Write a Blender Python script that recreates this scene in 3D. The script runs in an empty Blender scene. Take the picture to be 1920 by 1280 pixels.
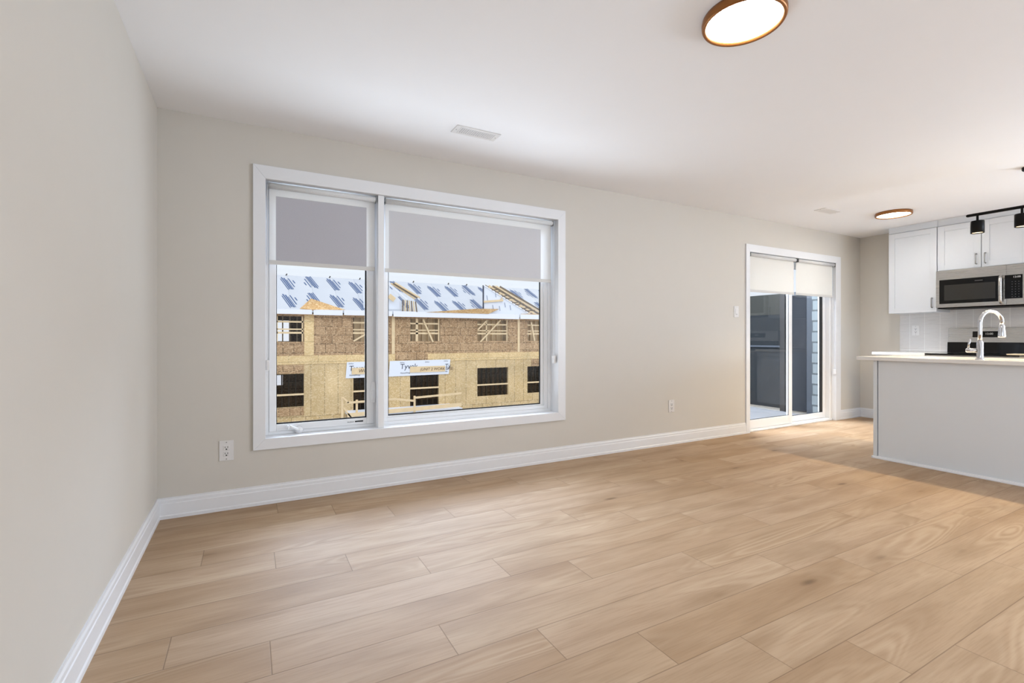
import bpy, bmesh, math, random
from mathutils import Vector, Matrix
random.seed(7)
PI = math.pi
SC = bpy.context.scene
COL = SC.collection

# ------------------------------------------------------------------ camera
L, H = 7.818, 2.44                      # room length (x), ceiling height
CAM = Vector((0.481, -3.508, 1.0767))
cd = bpy.data.cameras.new('camera'); cam = bpy.data.objects.new('camera', cd); COL.objects.link(cam)
cam.location = CAM
cam.rotation_euler = (PI/2, 0, -0.49894)
cd.sensor_width = 36.0; cd.lens = 36.0*903.07/1920.0
cd.shift_y = -6.95/1920.0
cd.clip_start = 0.05; cd.clip_end = 300
SC.camera = cam

# ------------------------------------------------------------------ view + world
SC.view_settings.view_transform = 'Standard'
SC.view_settings.look = 'None'
SC.view_settings.gamma = 1.0
SC.view_settings.exposure = 0.0
SC.view_settings.use_curve_mapping = False

W = bpy.data.worlds.new('overcast_sky'); SC.world = W; W.use_nodes = True
nt = W.node_tree; nt.nodes.clear()
o_ = nt.nodes.new('ShaderNodeOutputWorld'); b_ = nt.nodes.new('ShaderNodeBackground')
tc = nt.nodes.new('ShaderNodeTexCoord'); sx = nt.nodes.new('ShaderNodeSeparateXYZ')
rp = nt.nodes.new('ShaderNodeValToRGB')
e = rp.color_ramp.elements
e[0].position = 0.0; e[0].color = (0.84, 0.88, 0.95, 1)
e[1].position = 1.0; e[1].color = (1.75, 1.82, 1.95, 1)
k = rp.color_ramp.elements.new(0.16); k.color = (0.88, 0.95, 1.04, 1)
k = rp.color_ramp.elements.new(0.40); k.color = (1.70, 1.78, 1.92, 1)
nt.links.new(tc.outputs['Generated'], sx.inputs[0]); nt.links.new(sx.outputs['Z'], rp.inputs[0])
nt.links.new(rp.outputs[0], b_.inputs[0]); nt.links.new(b_.outputs[0], o_.inputs[0])

def area(name, loc, rot, sx_, sy_, power, color=(1, 1, 1), spread=PI):
    d = bpy.data.lights.new(name, 'AREA'); d.shape = 'RECTANGLE'; d.size = sx_; d.size_y = sy_
    d.energy = power; d.color = color; d.spread = spread
    o = bpy.data.objects.new(name, d); COL.objects.link(o); o.location = loc; o.rotation_euler = rot
    return o
# unseen fill lamp added along the rear wall, behind the camera
area('rear_fill', (3.9, -6.45, 1.25), (PI/2, 0, 0), 7.4, 2.2, 14, (0.90, 1.0, 1.12))
# bright overcast sky falling through the glazing of the window wall
area('sky_daylight_window', (1.9, 5.0, 4.7), (math.radians(-56), 0, 0), 5.5, 2.4, 700, (0.78, 0.97, 1.28))
area('sky_daylight_door', (6.0, 1.0, 3.4), (math.radians(-36), 0, 0), 1.6, 1.2, 240, (0.88, 0.98, 1.12))
# area lamp added out of view below the window to lift the ceiling
area('ceiling_fill_window', (1.7, 1.25, -0.75), (math.radians(-128), 0, 0), 3.6, 1.4, 126, (0.89, 1, 1.13))
# two unseen fill lamps added at the side walls, behind the camera
area('kitchen_side_fill', (L-0.12, -5.1, 1.45), (0, PI/2+0.42, 0), 1.7, 2.6, 272, (0.86, 0.99, 1.18))
area('left_side_fill', (0.1, -5.1, 1.45), (0, -PI/2-0.25, 0), 1.8, 2.6, 42, (0.88, 0.99, 1.16))

# ------------------------------------------------------------------ materials
def newmat(name):
    m = bpy.data.materials.new(name); m.use_nodes = True
    return m, m.node_tree, m.node_tree.nodes['Principled BSDF']
def N(t, typ, **kw):
    n = t.nodes.new(typ)
    for a, v in kw.items(): setattr(n, a, v)
    return n
def srgb(r, g, b):
    f = lambda c: (c/255/12.92 if c/255 <= 0.04045 else ((c/255+0.055)/1.055)**2.4)
    return (f(r), f(g), f(b), 1)
def objco(t, scale=(1, 1, 1), rot=(0, 0, 0), loc=(0, 0, 0)):
    tc = N(t, 'ShaderNodeTexCoord'); mp = N(t, 'ShaderNodeMapping')
    t.links.new(tc.outputs['Object'], mp.inputs[0])
    mp.inputs['Scale'].default_value = scale; mp.inputs['Rotation'].default_value = rot; mp.inputs['Location'].default_value = loc
    return mp.outputs[0]
def plain(name, col, rough=0.5, metal=0.0, spec=0.5, vary=0.03, nscale=6.0, bump=0.0, bscale=200.0, coat=0.0):
    m, t, p = newmat(name)
    v = objco(t)
    n = N(t, 'ShaderNodeTexNoise'); n.inputs['Scale'].default_value = nscale; n.inputs['Detail'].default_value = 4
    t.links.new(v, n.inputs['Vector'])
    mx = N(t, 'ShaderNodeMix', data_type='RGBA')
    c = col if len(col) == 4 else (*col, 1)
    mx.inputs[6].default_value = tuple(max(0, x*(1-vary)) for x in c[:3])+(1,)
    mx.inputs[7].default_value = tuple(min(1, x*(1+vary)) for x in c[:3])+(1,)
    t.links.new(n.outputs[0], mx.inputs[0]); t.links.new(mx.outputs[2], p.inputs['Base Color'])
    p.inputs['Roughness'].default_value = rough; p.inputs['Metallic'].default_value = metal
    p.inputs['Specular IOR Level'].default_value = spec
    if coat: p.inputs['Coat Weight'].default_value = coat
    if bump:
        n2 = N(t, 'ShaderNodeTexNoise'); n2.inputs['Scale'].default_value = bscale
        t.links.new(v, n2.inputs['Vector'])
        bp = N(t, 'ShaderNodeBump'); bp.inputs['Strength'].default_value = bump; bp.inputs['Distance'].default_value = 0.002
        t.links.new(n2.outputs[0], bp.inputs['Height']); t.links.new(bp.outputs[0], p.inputs['Normal'])
    return m
def emit(name, col, s):
    m = bpy.data.materials.new(name); m.use_nodes = True; t = m.node_tree; t.nodes.clear()
    o = N(t, 'ShaderNodeOutputMaterial'); e = N(t, 'ShaderNodeEmission')
    e.inputs[0].default_value = (*col, 1); e.inputs[1].default_value = s
    t.links.new(e.outputs[0], o.inputs[0]); return m

M = {}
M['wall'] = plain('wall_paint', srgb(211, 206, 197), 0.85, spec=0.2, vary=0.01, bump=0.08, bscale=350)
M['ceiling'] = plain('ceiling_paint', srgb(244, 244, 245), 0.9, spec=0.1, vary=0.008)
M['trim'] = plain('trim_paint', srgb(232, 233, 235), 0.4, vary=0.01)
M['vinyl'] = plain('white_vinyl', srgb(238, 239, 240), 0.35, vary=0.008)
M['plastic'] = plain('white_plastic', srgb(226, 224, 222), 0.4, vary=0.01)
M['cab'] = plain('cabinet_paint', srgb(219, 223, 228), 0.4, vary=0.006)
M['quartz'] = plain('white_quartz', srgb(236, 234, 230), 0.14, vary=0.025, nscale=9)
M['island'] = plain('grey_island_paint', srgb(226, 231, 235), 0.5, vary=0.01)
M['black_metal'] = plain('black_metal', srgb(8, 8, 8), 0.5, spec=0.15)
M['black'] = plain('black_rubber', srgb(24, 24, 26), 0.6)
M['dark'] = plain('slot_black', srgb(40, 38, 36), 0.8)
M['bronze'] = plain('bronze_rim', srgb(150, 98, 50), 0.38, metal=0.6)
M['chrome'] = plain('chrome', (0.60, 0.60, 0.61), 0.09, metal=1.0, vary=0.01)
M['nickel'] = plain('brushed_nickel', (0.34, 0.34, 0.33), 0.3, metal=1.0)
M['black_glass'] = plain('black_glass', srgb(5, 5, 5), 0.05, spec=0.3, vary=0.0)
M['smoked'] = plain('smoked_door_glass', srgb(42, 41, 38), 0.06, vary=0.02)
M['white_print'] = plain('white_print', srgb(225, 225, 225), 0.6)
M['grey_print'] = plain('grey_print', srgb(125, 125, 128), 0.6)
M['lens'] = emit('lamp_diffuser', (1.0, 0.97, 0.92), 40.0)
M['spot_lens'] = emit('spot_lens', (1.0, 0.78, 0.48), 3.0)
M['hem'] = plain('hem_bar_white', srgb(212, 210, 206), 0.45, vary=0.01)
M['paper'] = plain('paper', srgb(225, 214, 190), 0.8)
M['lumber'] = plain('spruce_lumber', srgb(226, 201, 160), 0.8, vary=0.14, nscale=5)
M['fascia'] = plain('fascia_board', srgb(232, 234, 240), 0.6, vary=0.03)
M['wrap'] = plain('house_wrap', srgb(226, 231, 240), 0.5, vary=0.03, nscale=2)
M['ink'] = plain('dark_ink', srgb(52, 58, 76), 0.7)
M['marker'] = plain('marker_ink', srgb(84, 56, 40), 0.8)
M['blue'] = plain('blue_print', srgb(58, 84, 126), 0.7, vary=0.12, nscale=8)
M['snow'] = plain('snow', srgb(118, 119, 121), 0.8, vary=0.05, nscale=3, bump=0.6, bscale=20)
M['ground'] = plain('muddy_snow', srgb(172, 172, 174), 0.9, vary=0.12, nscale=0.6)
M['slate'] = plain('slate_panel', srgb(34, 37, 39), 0.8, spec=0.15, vary=0.08)
M['olive'] = plain('grey_green_panel', srgb(48, 48, 44), 0.8, spec=0.15, vary=0.08)
M['post'] = plain('charcoal_post', srgb(32, 28, 26), 0.6, vary=0.1)
M['postgrey'] = plain('grey_corner_post', srgb(62, 67, 74), 0.5, vary=0.05)
M['beige'] = plain('beige_board', srgb(205, 196, 182), 0.7)
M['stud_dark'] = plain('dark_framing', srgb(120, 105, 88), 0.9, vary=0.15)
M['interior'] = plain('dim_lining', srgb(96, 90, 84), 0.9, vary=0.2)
M['shade'] = None

def glass_mat():
    m = bpy.data.materials.new('clear_glass'); m.use_nodes = True; t = m.node_tree; t.nodes.clear()
    o = N(t, 'ShaderNodeOutputMaterial'); mx = N(t, 'ShaderNodeMixShader')
    tr = N(t, 'ShaderNodeBsdfTransparent'); gl = N(t, 'ShaderNodeBsdfGlossy'); gl.inputs['Roughness'].default_value = 0.0
    tr.inputs[0].default_value = (0.985, 0.99, 0.99, 1)
    fr = N(t, 'ShaderNodeFresnel'); ge = N(t, 'ShaderNodeNewGeometry')
    im = N(t, 'ShaderNodeMix', data_type='FLOAT'); im.inputs[2].default_value = 1.26; im.inputs[3].default_value = 1/1.26
    t.links.new(ge.outputs['Backfacing'], im.inputs[0]); t.links.new(im.outputs[0], fr.inputs[0])
    t.links.new(fr.outputs[0], mx.inputs[0]); t.links.new(tr.outputs[0], mx.inputs[1]); t.links.new(gl.outputs[0], mx.inputs[2])
    t.links.new(mx.outputs[0], o.inputs[0]); return m
M['glass'] = glass_mat()

def fabric_mat(name, col, weave, trans=0.0):
    m, t, p = newmat(name)
    v = objco(t)
    wv = N(t, 'ShaderNodeTexNoise'); wv.inputs['Scale'].default_value = weave; wv.inputs['Detail'].default_value = 2
    t.links.new(v, wv.inputs['Vector'])
    mx = N(t, 'ShaderNodeMix', data_type='RGBA')
    mx.inputs[6].default_value = tuple(c*0.9 for c in col[:3])+(1,); mx.inputs[7].default_value = tuple(min(1, c*1.1) for c in col[:3])+(1,)
    t.links.new(wv.outputs[0], mx.inputs[0]); t.links.new(mx.outputs[2], p.inputs['Base Color'])
    p.inputs['Roughness'].default_value = 0.9; p.inputs['Specular IOR Level'].default_value = 0.1
    if trans:                                     # daylight glows through the cloth
        tl = N(t, 'ShaderNodeBsdfTranslucent'); t.links.new(mx.outputs[2], tl.inputs[0])
        ms = N(t, 'ShaderNodeMixShader'); ms.inputs[0].default_value = trans
        out = t.nodes['Material Output']
        t.links.new(p.outputs[0], ms.inputs[1]); t.links.new(tl.outputs[0], ms.inputs[2]); t.links.new(ms.outputs[0], out.inputs[0])
    return m
M['shade'] = fabric_mat('shade_cloth', srgb(248, 247, 244), 300, 0.4)
M['blockout'] = fabric_mat('offwhite_shade_cloth', srgb(240, 238, 232), 300, 0.14)
M['glass_tone_dark'] = fabric_mat('cloth_dark_glass_tone', srgb(188, 187, 193), 260)  # grey of the glass showing through, painted into the cloth colour
M['glass_tone_pale'] = fabric_mat('cloth_pale_glass_tone', srgb(209, 209, 212), 260)

def steel_mat():
    m, t, p = newmat('brushed_stainless')
    v = objco(t, (1.5, 1.5, 160))
    n = N(t, 'ShaderNodeTexNoise'); n.inputs['Scale'].default_value = 4
    t.links.new(v, n.inputs['Vector'])
    mr = N(t, 'ShaderNodeMapRange'); mr.inputs['To Min'].default_value = 0.2; mr.inputs['To Max'].default_value = 0.36
    t.links.new(n.outputs[0], mr.inputs[0]); t.links.new(mr.outputs[0], p.inputs['Roughness'])
    p.inputs['Metallic'].default_value = 1.0; p.inputs['Base Color'].default_value = (0.50, 0.49, 0.47, 1)
    return m
M['steel'] = steel_mat()

def floor_mat():
    m, t, p = newmat('oak_plank_floor')
    ln = t.links.new
    tc = N(t, 'ShaderNodeTexCoord'); sp = N(t, 'ShaderNodeSeparateXYZ'); ln(tc.outputs['Object'], sp.inputs[0])
    def math_(op, a, b=None, c=None):
        n = N(t, 'ShaderNodeMath', operation=op)
        for i, q in enumerate((a, b, c)):
            if q is None: continue
            if isinstance(q, (int, float)): n.inputs[i].default_value = q
            else: ln(q, n.inputs[i])
        return n.outputs[0]
    Wd, P = 0.1955, 1.285
    yy = math_('DIVIDE', math_('SUBTRACT', -0.030, sp.outputs['Y']), Wd)     # rows count away from the window wall
    row = math_('FLOOR', yy); fy = math_('FRACT', yy)
    off = math_('ADD', math_('MULTIPLY', row, 0.31), math_('MULTIPLY', math_('GREATER_THAN', row, 8.5), 0.25))
    xx = math_('DIVIDE', math_('SUBTRACT', sp.outputs['X'], math_('SUBTRACT', off, 0.651)), P)
    colx = math_('FLOOR', xx); fx = math_('FRACT', xx)
    # joints
    ey = math_('MULTIPLY', math_('MINIMUM', fy, math_('SUBTRACT', 1.0, fy)), Wd)
    ex = math_('MULTIPLY', math_('MINIMUM', fx, math_('SUBTRACT', 1.0, fx)), P)
    joint = math_('MINIMUM', ey, ex)
    jm = N(t, 'ShaderNodeMapRange'); jm.inputs['From Min'].default_value = 0.0004; jm.inputs['From Max'].default_value = 0.0026
    ln(joint, jm.inputs[0])
    # per plank random
    cb = N(t, 'ShaderNodeCombineXYZ'); ln(row, cb.inputs[0]); ln(colx, cb.inputs[1])
    wn = N(t, 'ShaderNodeTexWhiteNoise', noise_dimensions='3D'); ln(cb.outputs[0], wn.inputs['Vector'])
    rs = N(t, 'ShaderNodeSeparateColor'); ln(wn.outputs['Color'], rs.inputs[0])
    # plank local coordinates, shifted per plank
    cl = N(t, 'ShaderNodeCombineXYZ')
    ln(math_('ADD', sp.outputs['X'], math_('MULTIPLY', rs.outputs[0], 37.0)), cl.inputs[0])
    ln(math_('ADD', sp.outputs['Y'], math_('MULTIPLY', rs.outputs[1], 23.0)), cl.inputs[1])
    ln(math_('MULTIPLY', rs.outputs[2], 11.0), cl.inputs[2])
    def noise(scale, det, sc, dist=0.0, rough=0.5):
        mp = N(t, 'ShaderNodeMapping'); mp.inputs['Scale'].default_value = sc; ln(cl.outputs[0], mp.inputs[0])
        n = N(t, 'ShaderNodeTexNoise'); n.inputs['Scale'].default_value = scale; n.inputs['Detail'].default_value = det
        n.inputs['Distortion'].default_value = dist; n.inputs['Roughness'].default_value = rough
        ln(mp.outputs[0], n.inputs['Vector']); return n.outputs[0]
    fine = noise(1.0, 5, (7, 150, 1))                 # pores and fine streaks
    broad = noise(1.0, 3, (1.3, 9, 1), 0.6)           # broad tonal bands
    cloud = noise(1.0, 2, (1.1, 4.0, 1))
    # cathedral grain: bands of a stretched noise field
    hgt = noise(1.0, 1.5, (0.9, 6.5, 1), 0.3, 0.4)
    bands = math_('SINE', math_('MULTIPLY', hgt, 95.0))
    cath = math_('MULTIPLY', math_('MULTIPLY', math_('ADD', bands, 1.0), 0.5), math_('SMOOTH_MIN', 1.0, math_('MAXIMUM', math_('SUBTRACT', math_('MULTIPLY', hgt, 5.0), 2.35), 0.0), 0.2))
    # knots
    mp = N(t, 'ShaderNodeMapping'); mp.inputs['Scale'].default_value = (1.7, 5.1, 1); ln(cl.outputs[0], mp.inputs[0])
    vo = N(t, 'ShaderNodeTexVoronoi'); vo.inputs['Scale'].default_value = 1.0; ln(mp.outputs[0], vo.inputs['Vector'])
    vs = N(t, 'ShaderNodeSeparateColor'); ln(vo.outputs['Color'], vs.inputs[0])
    kn = N(t, 'ShaderNodeMapRange'); kn.interpolation_type = 'SMOOTHSTEP'
    kn.inputs['From Min'].default_value = 0.13; kn.inputs['From Max'].default_value = 0.02
    ln(math_('ADD', vo.outputs['Distance'], math_('MULTIPLY', math_('SUBTRACT', fine, 0.5), 0.06)), kn.inputs[0])
    knot = math_('MULTIPLY', kn.outputs[0], math_('GREATER_THAN', vs.outputs[0], 0.34))
    halo = N(t, 'ShaderNodeMapRange'); halo.interpolation_type = 'SMOOTHSTEP'
    halo.inputs['From Min'].default_value = 0.5; halo.inputs['From Max'].default_value = 0.05
    ln(vo.outputs['Distance'], halo.inputs[0])
    hal = math_('MULTIPLY', halo.outputs[0], math_('GREATER_THAN', vs.outputs[0], 0.34))
    def mix(fac, a, b, mode='MIX'):
        n = N(t, 'ShaderNodeMix', data_type='RGBA', blend_type=mode)
        for q, i in ((fac, 0), (a, 6), (b, 7)):
            if isinstance(q, (int, float)): n.inputs[i].default_value = q
            elif isinstance(q, tuple): n.inputs[i].default_value = q
            else: ln(q, n.inputs[i])
        return n.outputs[2]
    def scl(x, a, b):
        n = N(t, 'ShaderNodeMapRange'); n.inputs['From Min'].default_value = a; n.inputs['From Max'].default_value = b; ln(x, n.inputs[0]); return n.outputs[0]
    base = mix(scl(rs.outputs[0], 0, 1), FLOOR_A, FLOOR_B)
    c = mix(math_('MULTIPLY', scl(broad, 0.42, 0.72), 0.50), base, FLOOR_D)
    c = mix(math_('MULTIPLY', scl(cloud, 0.45, 0.7), 0.28), c, FLOOR_L)
    c = mix(math_('MULTIPLY', scl(fine, 0.45, 0.72), 0.34), c, FLOOR_D)
    c = mix(math_('MULTIPLY', cath, 0.42), c, FLOOR_L)
    c = mix(math_('MULTIPLY', hal, 0.42), c, FLOOR_D)
    c = mix(math_('MULTIPLY', knot, 0.75), c, FLOOR_K)
    c = mix(math_('MULTIPLY', math_('SUBTRACT', 1.0, jm.outputs[0]), 0.62), c, FLOOR_K)
    ln(c, p.inputs['Base Color'])
    p.inputs['Roughness'].default_value = 0.55; p.inputs['Specular IOR Level'].default_value = 0.28
    bp = N(t, 'ShaderNodeBump'); bp.inputs['Strength'].default_value = 0.35; bp.inputs['Distance'].default_value = 0.0015
    ln(math_('ADD', jm.outputs[0], math_('MULTIPLY', fine, 0.12)), bp.inputs['Height']); ln(bp.outputs[0], p.inputs['Normal'])
    return m
FLOOR_A = srgb(182, 155, 127); FLOOR_B = srgb(170, 140, 108); FLOOR_D = srgb(140, 109, 77)
FLOOR_L = srgb(200, 176, 146); FLOOR_K = srgb(104, 78, 52)
M['floor'] = floor_mat()

def tile_mat():
    m, t, p = newmat('wavy_glazed_tile')
    ln = t.links.new
    tc = N(t, 'ShaderNodeTexCoord'); sp = N(t, 'ShaderNodeSeparateXYZ'); ln(tc.outputs['Object'], sp.inputs[0])
    cb = N(t, 'ShaderNodeCombineXYZ')
    a = N(t, 'ShaderNodeMath', operation='MULTIPLY'); a.inputs[1].default_value = -1; ln(sp.outputs['Y'], a.inputs[0])
    a2 = N(t, 'ShaderNodeMath', operation='SUBTRACT'); a2.inputs[1].default_value = 0.568; ln(a.outputs[0], a2.inputs[0])
    a3 = N(t, 'ShaderNodeMath', operation='SUBTRACT'); a3.inputs[1].default_value = 0.925; ln(sp.outputs['Z'], a3.inputs[0])
    ln(a2.outputs[0], cb.inputs[0]); ln(a3.outputs[0], cb.inputs[1])
    br = N(t, 'ShaderNodeTexBrick'); br.offset = 0.0
    br.inputs['Brick Width'].default_value = 0.1525; br.inputs['Row Height'].default_value = 0.61
    br.inputs['Mortar Size'].default_value = 0.0028; br.inputs['Scale'].default_value = 1.0
    br.inputs['Color1'].default_value = srgb(216, 213, 210); br.inputs['Color2'].default_value = srgb(208, 205, 203); br.inputs['Mortar'].default_value = srgb(230, 229, 226)
    ln(cb.outputs[0], br.inputs['Vector']); ln(br.outputs['Color'], p.inputs['Base Color'])
    p.inputs['Roughness'].default_value = 0.16
    mp = N(t, 'ShaderNodeMapping'); mp.inputs['Scale'].default_value = (1, 4, 26); ln(tc.outputs['Object'], mp.inputs[0])
    n = N(t, 'ShaderNodeTexNoise'); n.inputs['Scale'].default_value = 2.2; ln(mp.outputs[0], n.inputs['Vector'])
    bp = N(t, 'ShaderNodeBump'); bp.inputs['Strength'].default_value = 0.7; bp.inputs['Distance'].default_value = 0.010
    ln(n.outputs[0], bp.inputs['Height']); ln(bp.outputs[0], p.inputs['Normal'])
    return m
M['tile'] = tile_mat()

def osb_mat(name, c1, c2, cl, pw, ph, line=0.5):
    """strand board: flakes, per-sheet tone, dark sheet joints"""
    m, t, p = newmat(name); ln = t.links.new
    tc = N(t, 'ShaderNodeTexCoord'); sp = N(t, 'ShaderNodeSeparateXYZ'); ln(tc.outputs['Object'], sp.inputs[0])
    cb = N(t, 'ShaderNodeCombineXYZ'); ln(sp.outputs['X'], cb.inputs[0]); ln(sp.outputs['Z'], cb.inputs[1])
    br = N(t, 'ShaderNodeTexBrick'); br.offset = 0.37
    br.inputs['Brick Width'].default_value = pw; br.inputs['Row Height'].default_value = ph
    br.inputs['Mortar Size'].default_value = 0.016; br.inputs['Mortar Smooth'].default_value = 0.6; br.inputs['Scale'].default_value = 1.0
    br.inputs['Color1'].default_value = c1; br.inputs['Color2'].default_value = c2
    br.inputs['Mortar'].default_value = tuple(x*line for x in c1[:3])+(1,)
    ln(cb.outputs[0], br.inputs['Vector'])
    mp = N(t, 'ShaderNodeMapping'); mp.inputs['Scale'].default_value = (15, 15, 24); ln(tc.outputs['Object'], mp.inputs[0])
    vo = N(t, 'ShaderNodeTexVoronoi'); vo.inputs['Scale'].default_value = 1.3; ln(mp.outputs[0], vo.inputs['Vector'])
    s2 = N(t, 'ShaderNodeSeparateColor'); ln(vo.outputs['Color'], s2.inputs[0])
    mx = N(t, 'ShaderNodeMix', data_type='RGBA'); mx.inputs[7].default_value = cl
    f = N(t, 'ShaderNodeMapRange'); f.inputs['From Min'].default_value = 0.45; f.inputs['From Max'].default_value = 1.0; f.inputs['To Max'].default_value = 0.9
    ln(s2.outputs[0], f.inputs[0]); ln(f.outputs[0], mx.inputs[0]); ln(br.outputs['Color'], mx.inputs[6])
    no = N(t, 'ShaderNodeTexNoise'); no.inputs['Scale'].default_value = 0.9; no.inputs['Detail'].default_value = 5; ln(tc.outputs['Object'], no.inputs['Vector'])
    m2 = N(t, 'ShaderNodeMix', data_type='RGBA', blend_type='MULTIPLY'); m2.inputs[0].default_value = 0.5
    ln(mx.outputs[2], m2.inputs[6]); ln(no.outputs[0], m2.inputs[7])
    gm = N(t, 'ShaderNodeMix', data_type='RGBA', blend_type='MULTIPLY'); gm.inputs[0].default_value = 1.0; gm.inputs[7].default_value = (1.3, 1.3, 1.3, 1)
    ln(m2.outputs[2], gm.inputs[6]); ln(gm.outputs[2], p.inputs['Base Color'])
    p.inputs['Roughness'].default_value = 0.85; p.inputs['Specular IOR Level'].default_value = 0.2
    return m
M['osb'] = osb_mat('strand_board', srgb(156, 124, 90), srgb(180, 148, 112), srgb(212, 182, 144), 0.44, 0.40, 0.30)
M['ply'] = osb_mat('pale_strand_board', srgb(200, 171, 122), srgb(208, 181, 136), srgb(226, 204, 164), 0.58, 2.44, 0.45)
M['rim'] = osb_mat('rim_board', srgb(220, 190, 138), srgb(210, 180, 130), srgb(236, 212, 166), 1.22, 0.9, 0.6)
M['osb_plain'] = osb_mat('loose_strand_board', srgb(192, 152, 100), srgb(184, 146, 98), srgb(222, 192, 146), 3.0, 3.0, 0.7)

def underlay_mat():
    m, t, p = newmat('roof_underlayment'); ln = t.links.new
    tc = N(t, 'ShaderNodeTexCoord'); sp = N(t, 'ShaderNodeSeparateXYZ'); ln(tc.outputs['Object'], sp.inputs[0])
    a = N(t, 'ShaderNodeMath', operation='DIVIDE'); a.inputs[1].default_value = 1.02; ln(sp.outputs['X'], a.inputs[0])
    fl = N(t, 'ShaderNodeMath', operation='FRACT'); ln(a.outputs[0], fl.inputs[0])
    cr = N(t, 'ShaderNodeValToRGB'); e = cr.color_ramp.elements
    e[0].position = 0.0; e[0].color = srgb(138, 144, 154); e[1].position = 1.0; e[1].color = srgb(180, 184, 190)
    k = cr.color_ramp.elements.new(0.03); k.color = srgb(172, 177, 185)
    k = cr.color_ramp.elements.new(0.5); k.color = srgb(176, 181, 189)
    ln(fl.outputs[0], cr.inputs[0])
    no = N(t, 'ShaderNodeTexNoise'); no.inputs['Scale'].default_value = 1.6; no.inputs['Detail'].default_value = 5; ln(tc.outputs['Object'], no.inputs['Vector'])
    mx = N(t, 'ShaderNodeMix', data_type='RGBA'); mx.inputs[7].default_value = srgb(192, 196, 201)
    f = N(t, 'ShaderNodeMath', operation='MULTIPLY'); f.inputs[1].default_value = 0.6; ln(no.outputs[0], f.inputs[0])
    ln(f.outputs[0], mx.inputs[0]); ln(cr.outputs[0], mx.inputs[6]); ln(mx.outputs[2], p.inputs['Base Color'])
    p.inputs['Roughness'].default_value = 0.55
    return m
M['underlay'] = underlay_mat()

def siding_mat():
    m, t, p = newmat('ribbed_slate_siding'); ln = t.links.new
    tc = N(t, 'ShaderNodeTexCoord'); sp = N(t, 'ShaderNodeSeparateXYZ'); ln(tc.outputs['Object'], sp.inputs[0])
    a = N(t, 'ShaderNodeMath', operation='MULTIPLY'); a.inputs[1].default_value = 1/0.034; ln(sp.outputs['Z'], a.inputs[0])
    fr = N(t, 'ShaderNodeMath', operation='FRACT'); ln(a.outputs[0], fr.inputs[0])
    cr = N(t, 'ShaderNodeValToRGB'); e = cr.color_ramp.elements
    e[0].position = 0.0; e[0].color = srgb(27, 29, 33); e[1].position = 0.5; e[1].color = srgb(40, 43, 48)
    ln(fr.outputs[0], cr.inputs[0]); ln(cr.outputs[0], p.inputs['Base Color'])
    p.inputs['Roughness'].default_value = 0.75; p.inputs['Specular IOR Level'].default_value = 0.15
    return m
M['siding'] = siding_mat()

def brick_mat():
    m, t, p = newmat('pale_stone_veneer'); ln = t.links.new
    tc = N(t, 'ShaderNodeTexCoord'); sp = N(t, 'ShaderNodeSeparateXYZ'); ln(tc.outputs['Object'], sp.inputs[0])
    ad = N(t, 'ShaderNodeMath', operation='ADD'); ln(sp.outputs['X'], ad.inputs[0]); ln(sp.outputs['Y'], ad.inputs[1])
    cb = N(t, 'ShaderNodeCombineXYZ'); ln(ad.outputs[0], cb.inputs[0]); ln(sp.outputs['Z'], cb.inputs[1])
    br = N(t, 'ShaderNodeTexBrick'); br.inputs['Brick Width'].default_value = 0.34; br.inputs['Row Height'].default_value = 0.145
    br.inputs['Mortar Size'].default_value = 0.012; br.inputs['Scale'].default_value = 1
    br.inputs['Color1'].default_value = srgb(120, 127, 128); br.inputs['Color2'].default_value = srgb(108, 116, 118); br.inputs['Mortar'].default_value = srgb(72, 78, 80)
    ln(cb.outputs[0], br.inputs['Vector']); ln(br.outputs['Color'], p.inputs['Base Color'])
    bp = N(t, 'ShaderNodeBump'); bp.inputs['Distance'].default_value = 0.01; bp.inputs['Strength'].default_value = 0.6
    iv = N(t, 'ShaderNodeMath', operation='SUBTRACT'); iv.inputs[0].default_value = 1; ln(br.outputs['Fac'], iv.inputs[1])
    ln(iv.outputs[0], bp.inputs['Height']); ln(bp.outputs[0], p.inputs['Normal'])
    p.inputs['Roughness'].default_value = 0.8
    return m
M['brick'] = brick_mat()

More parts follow.
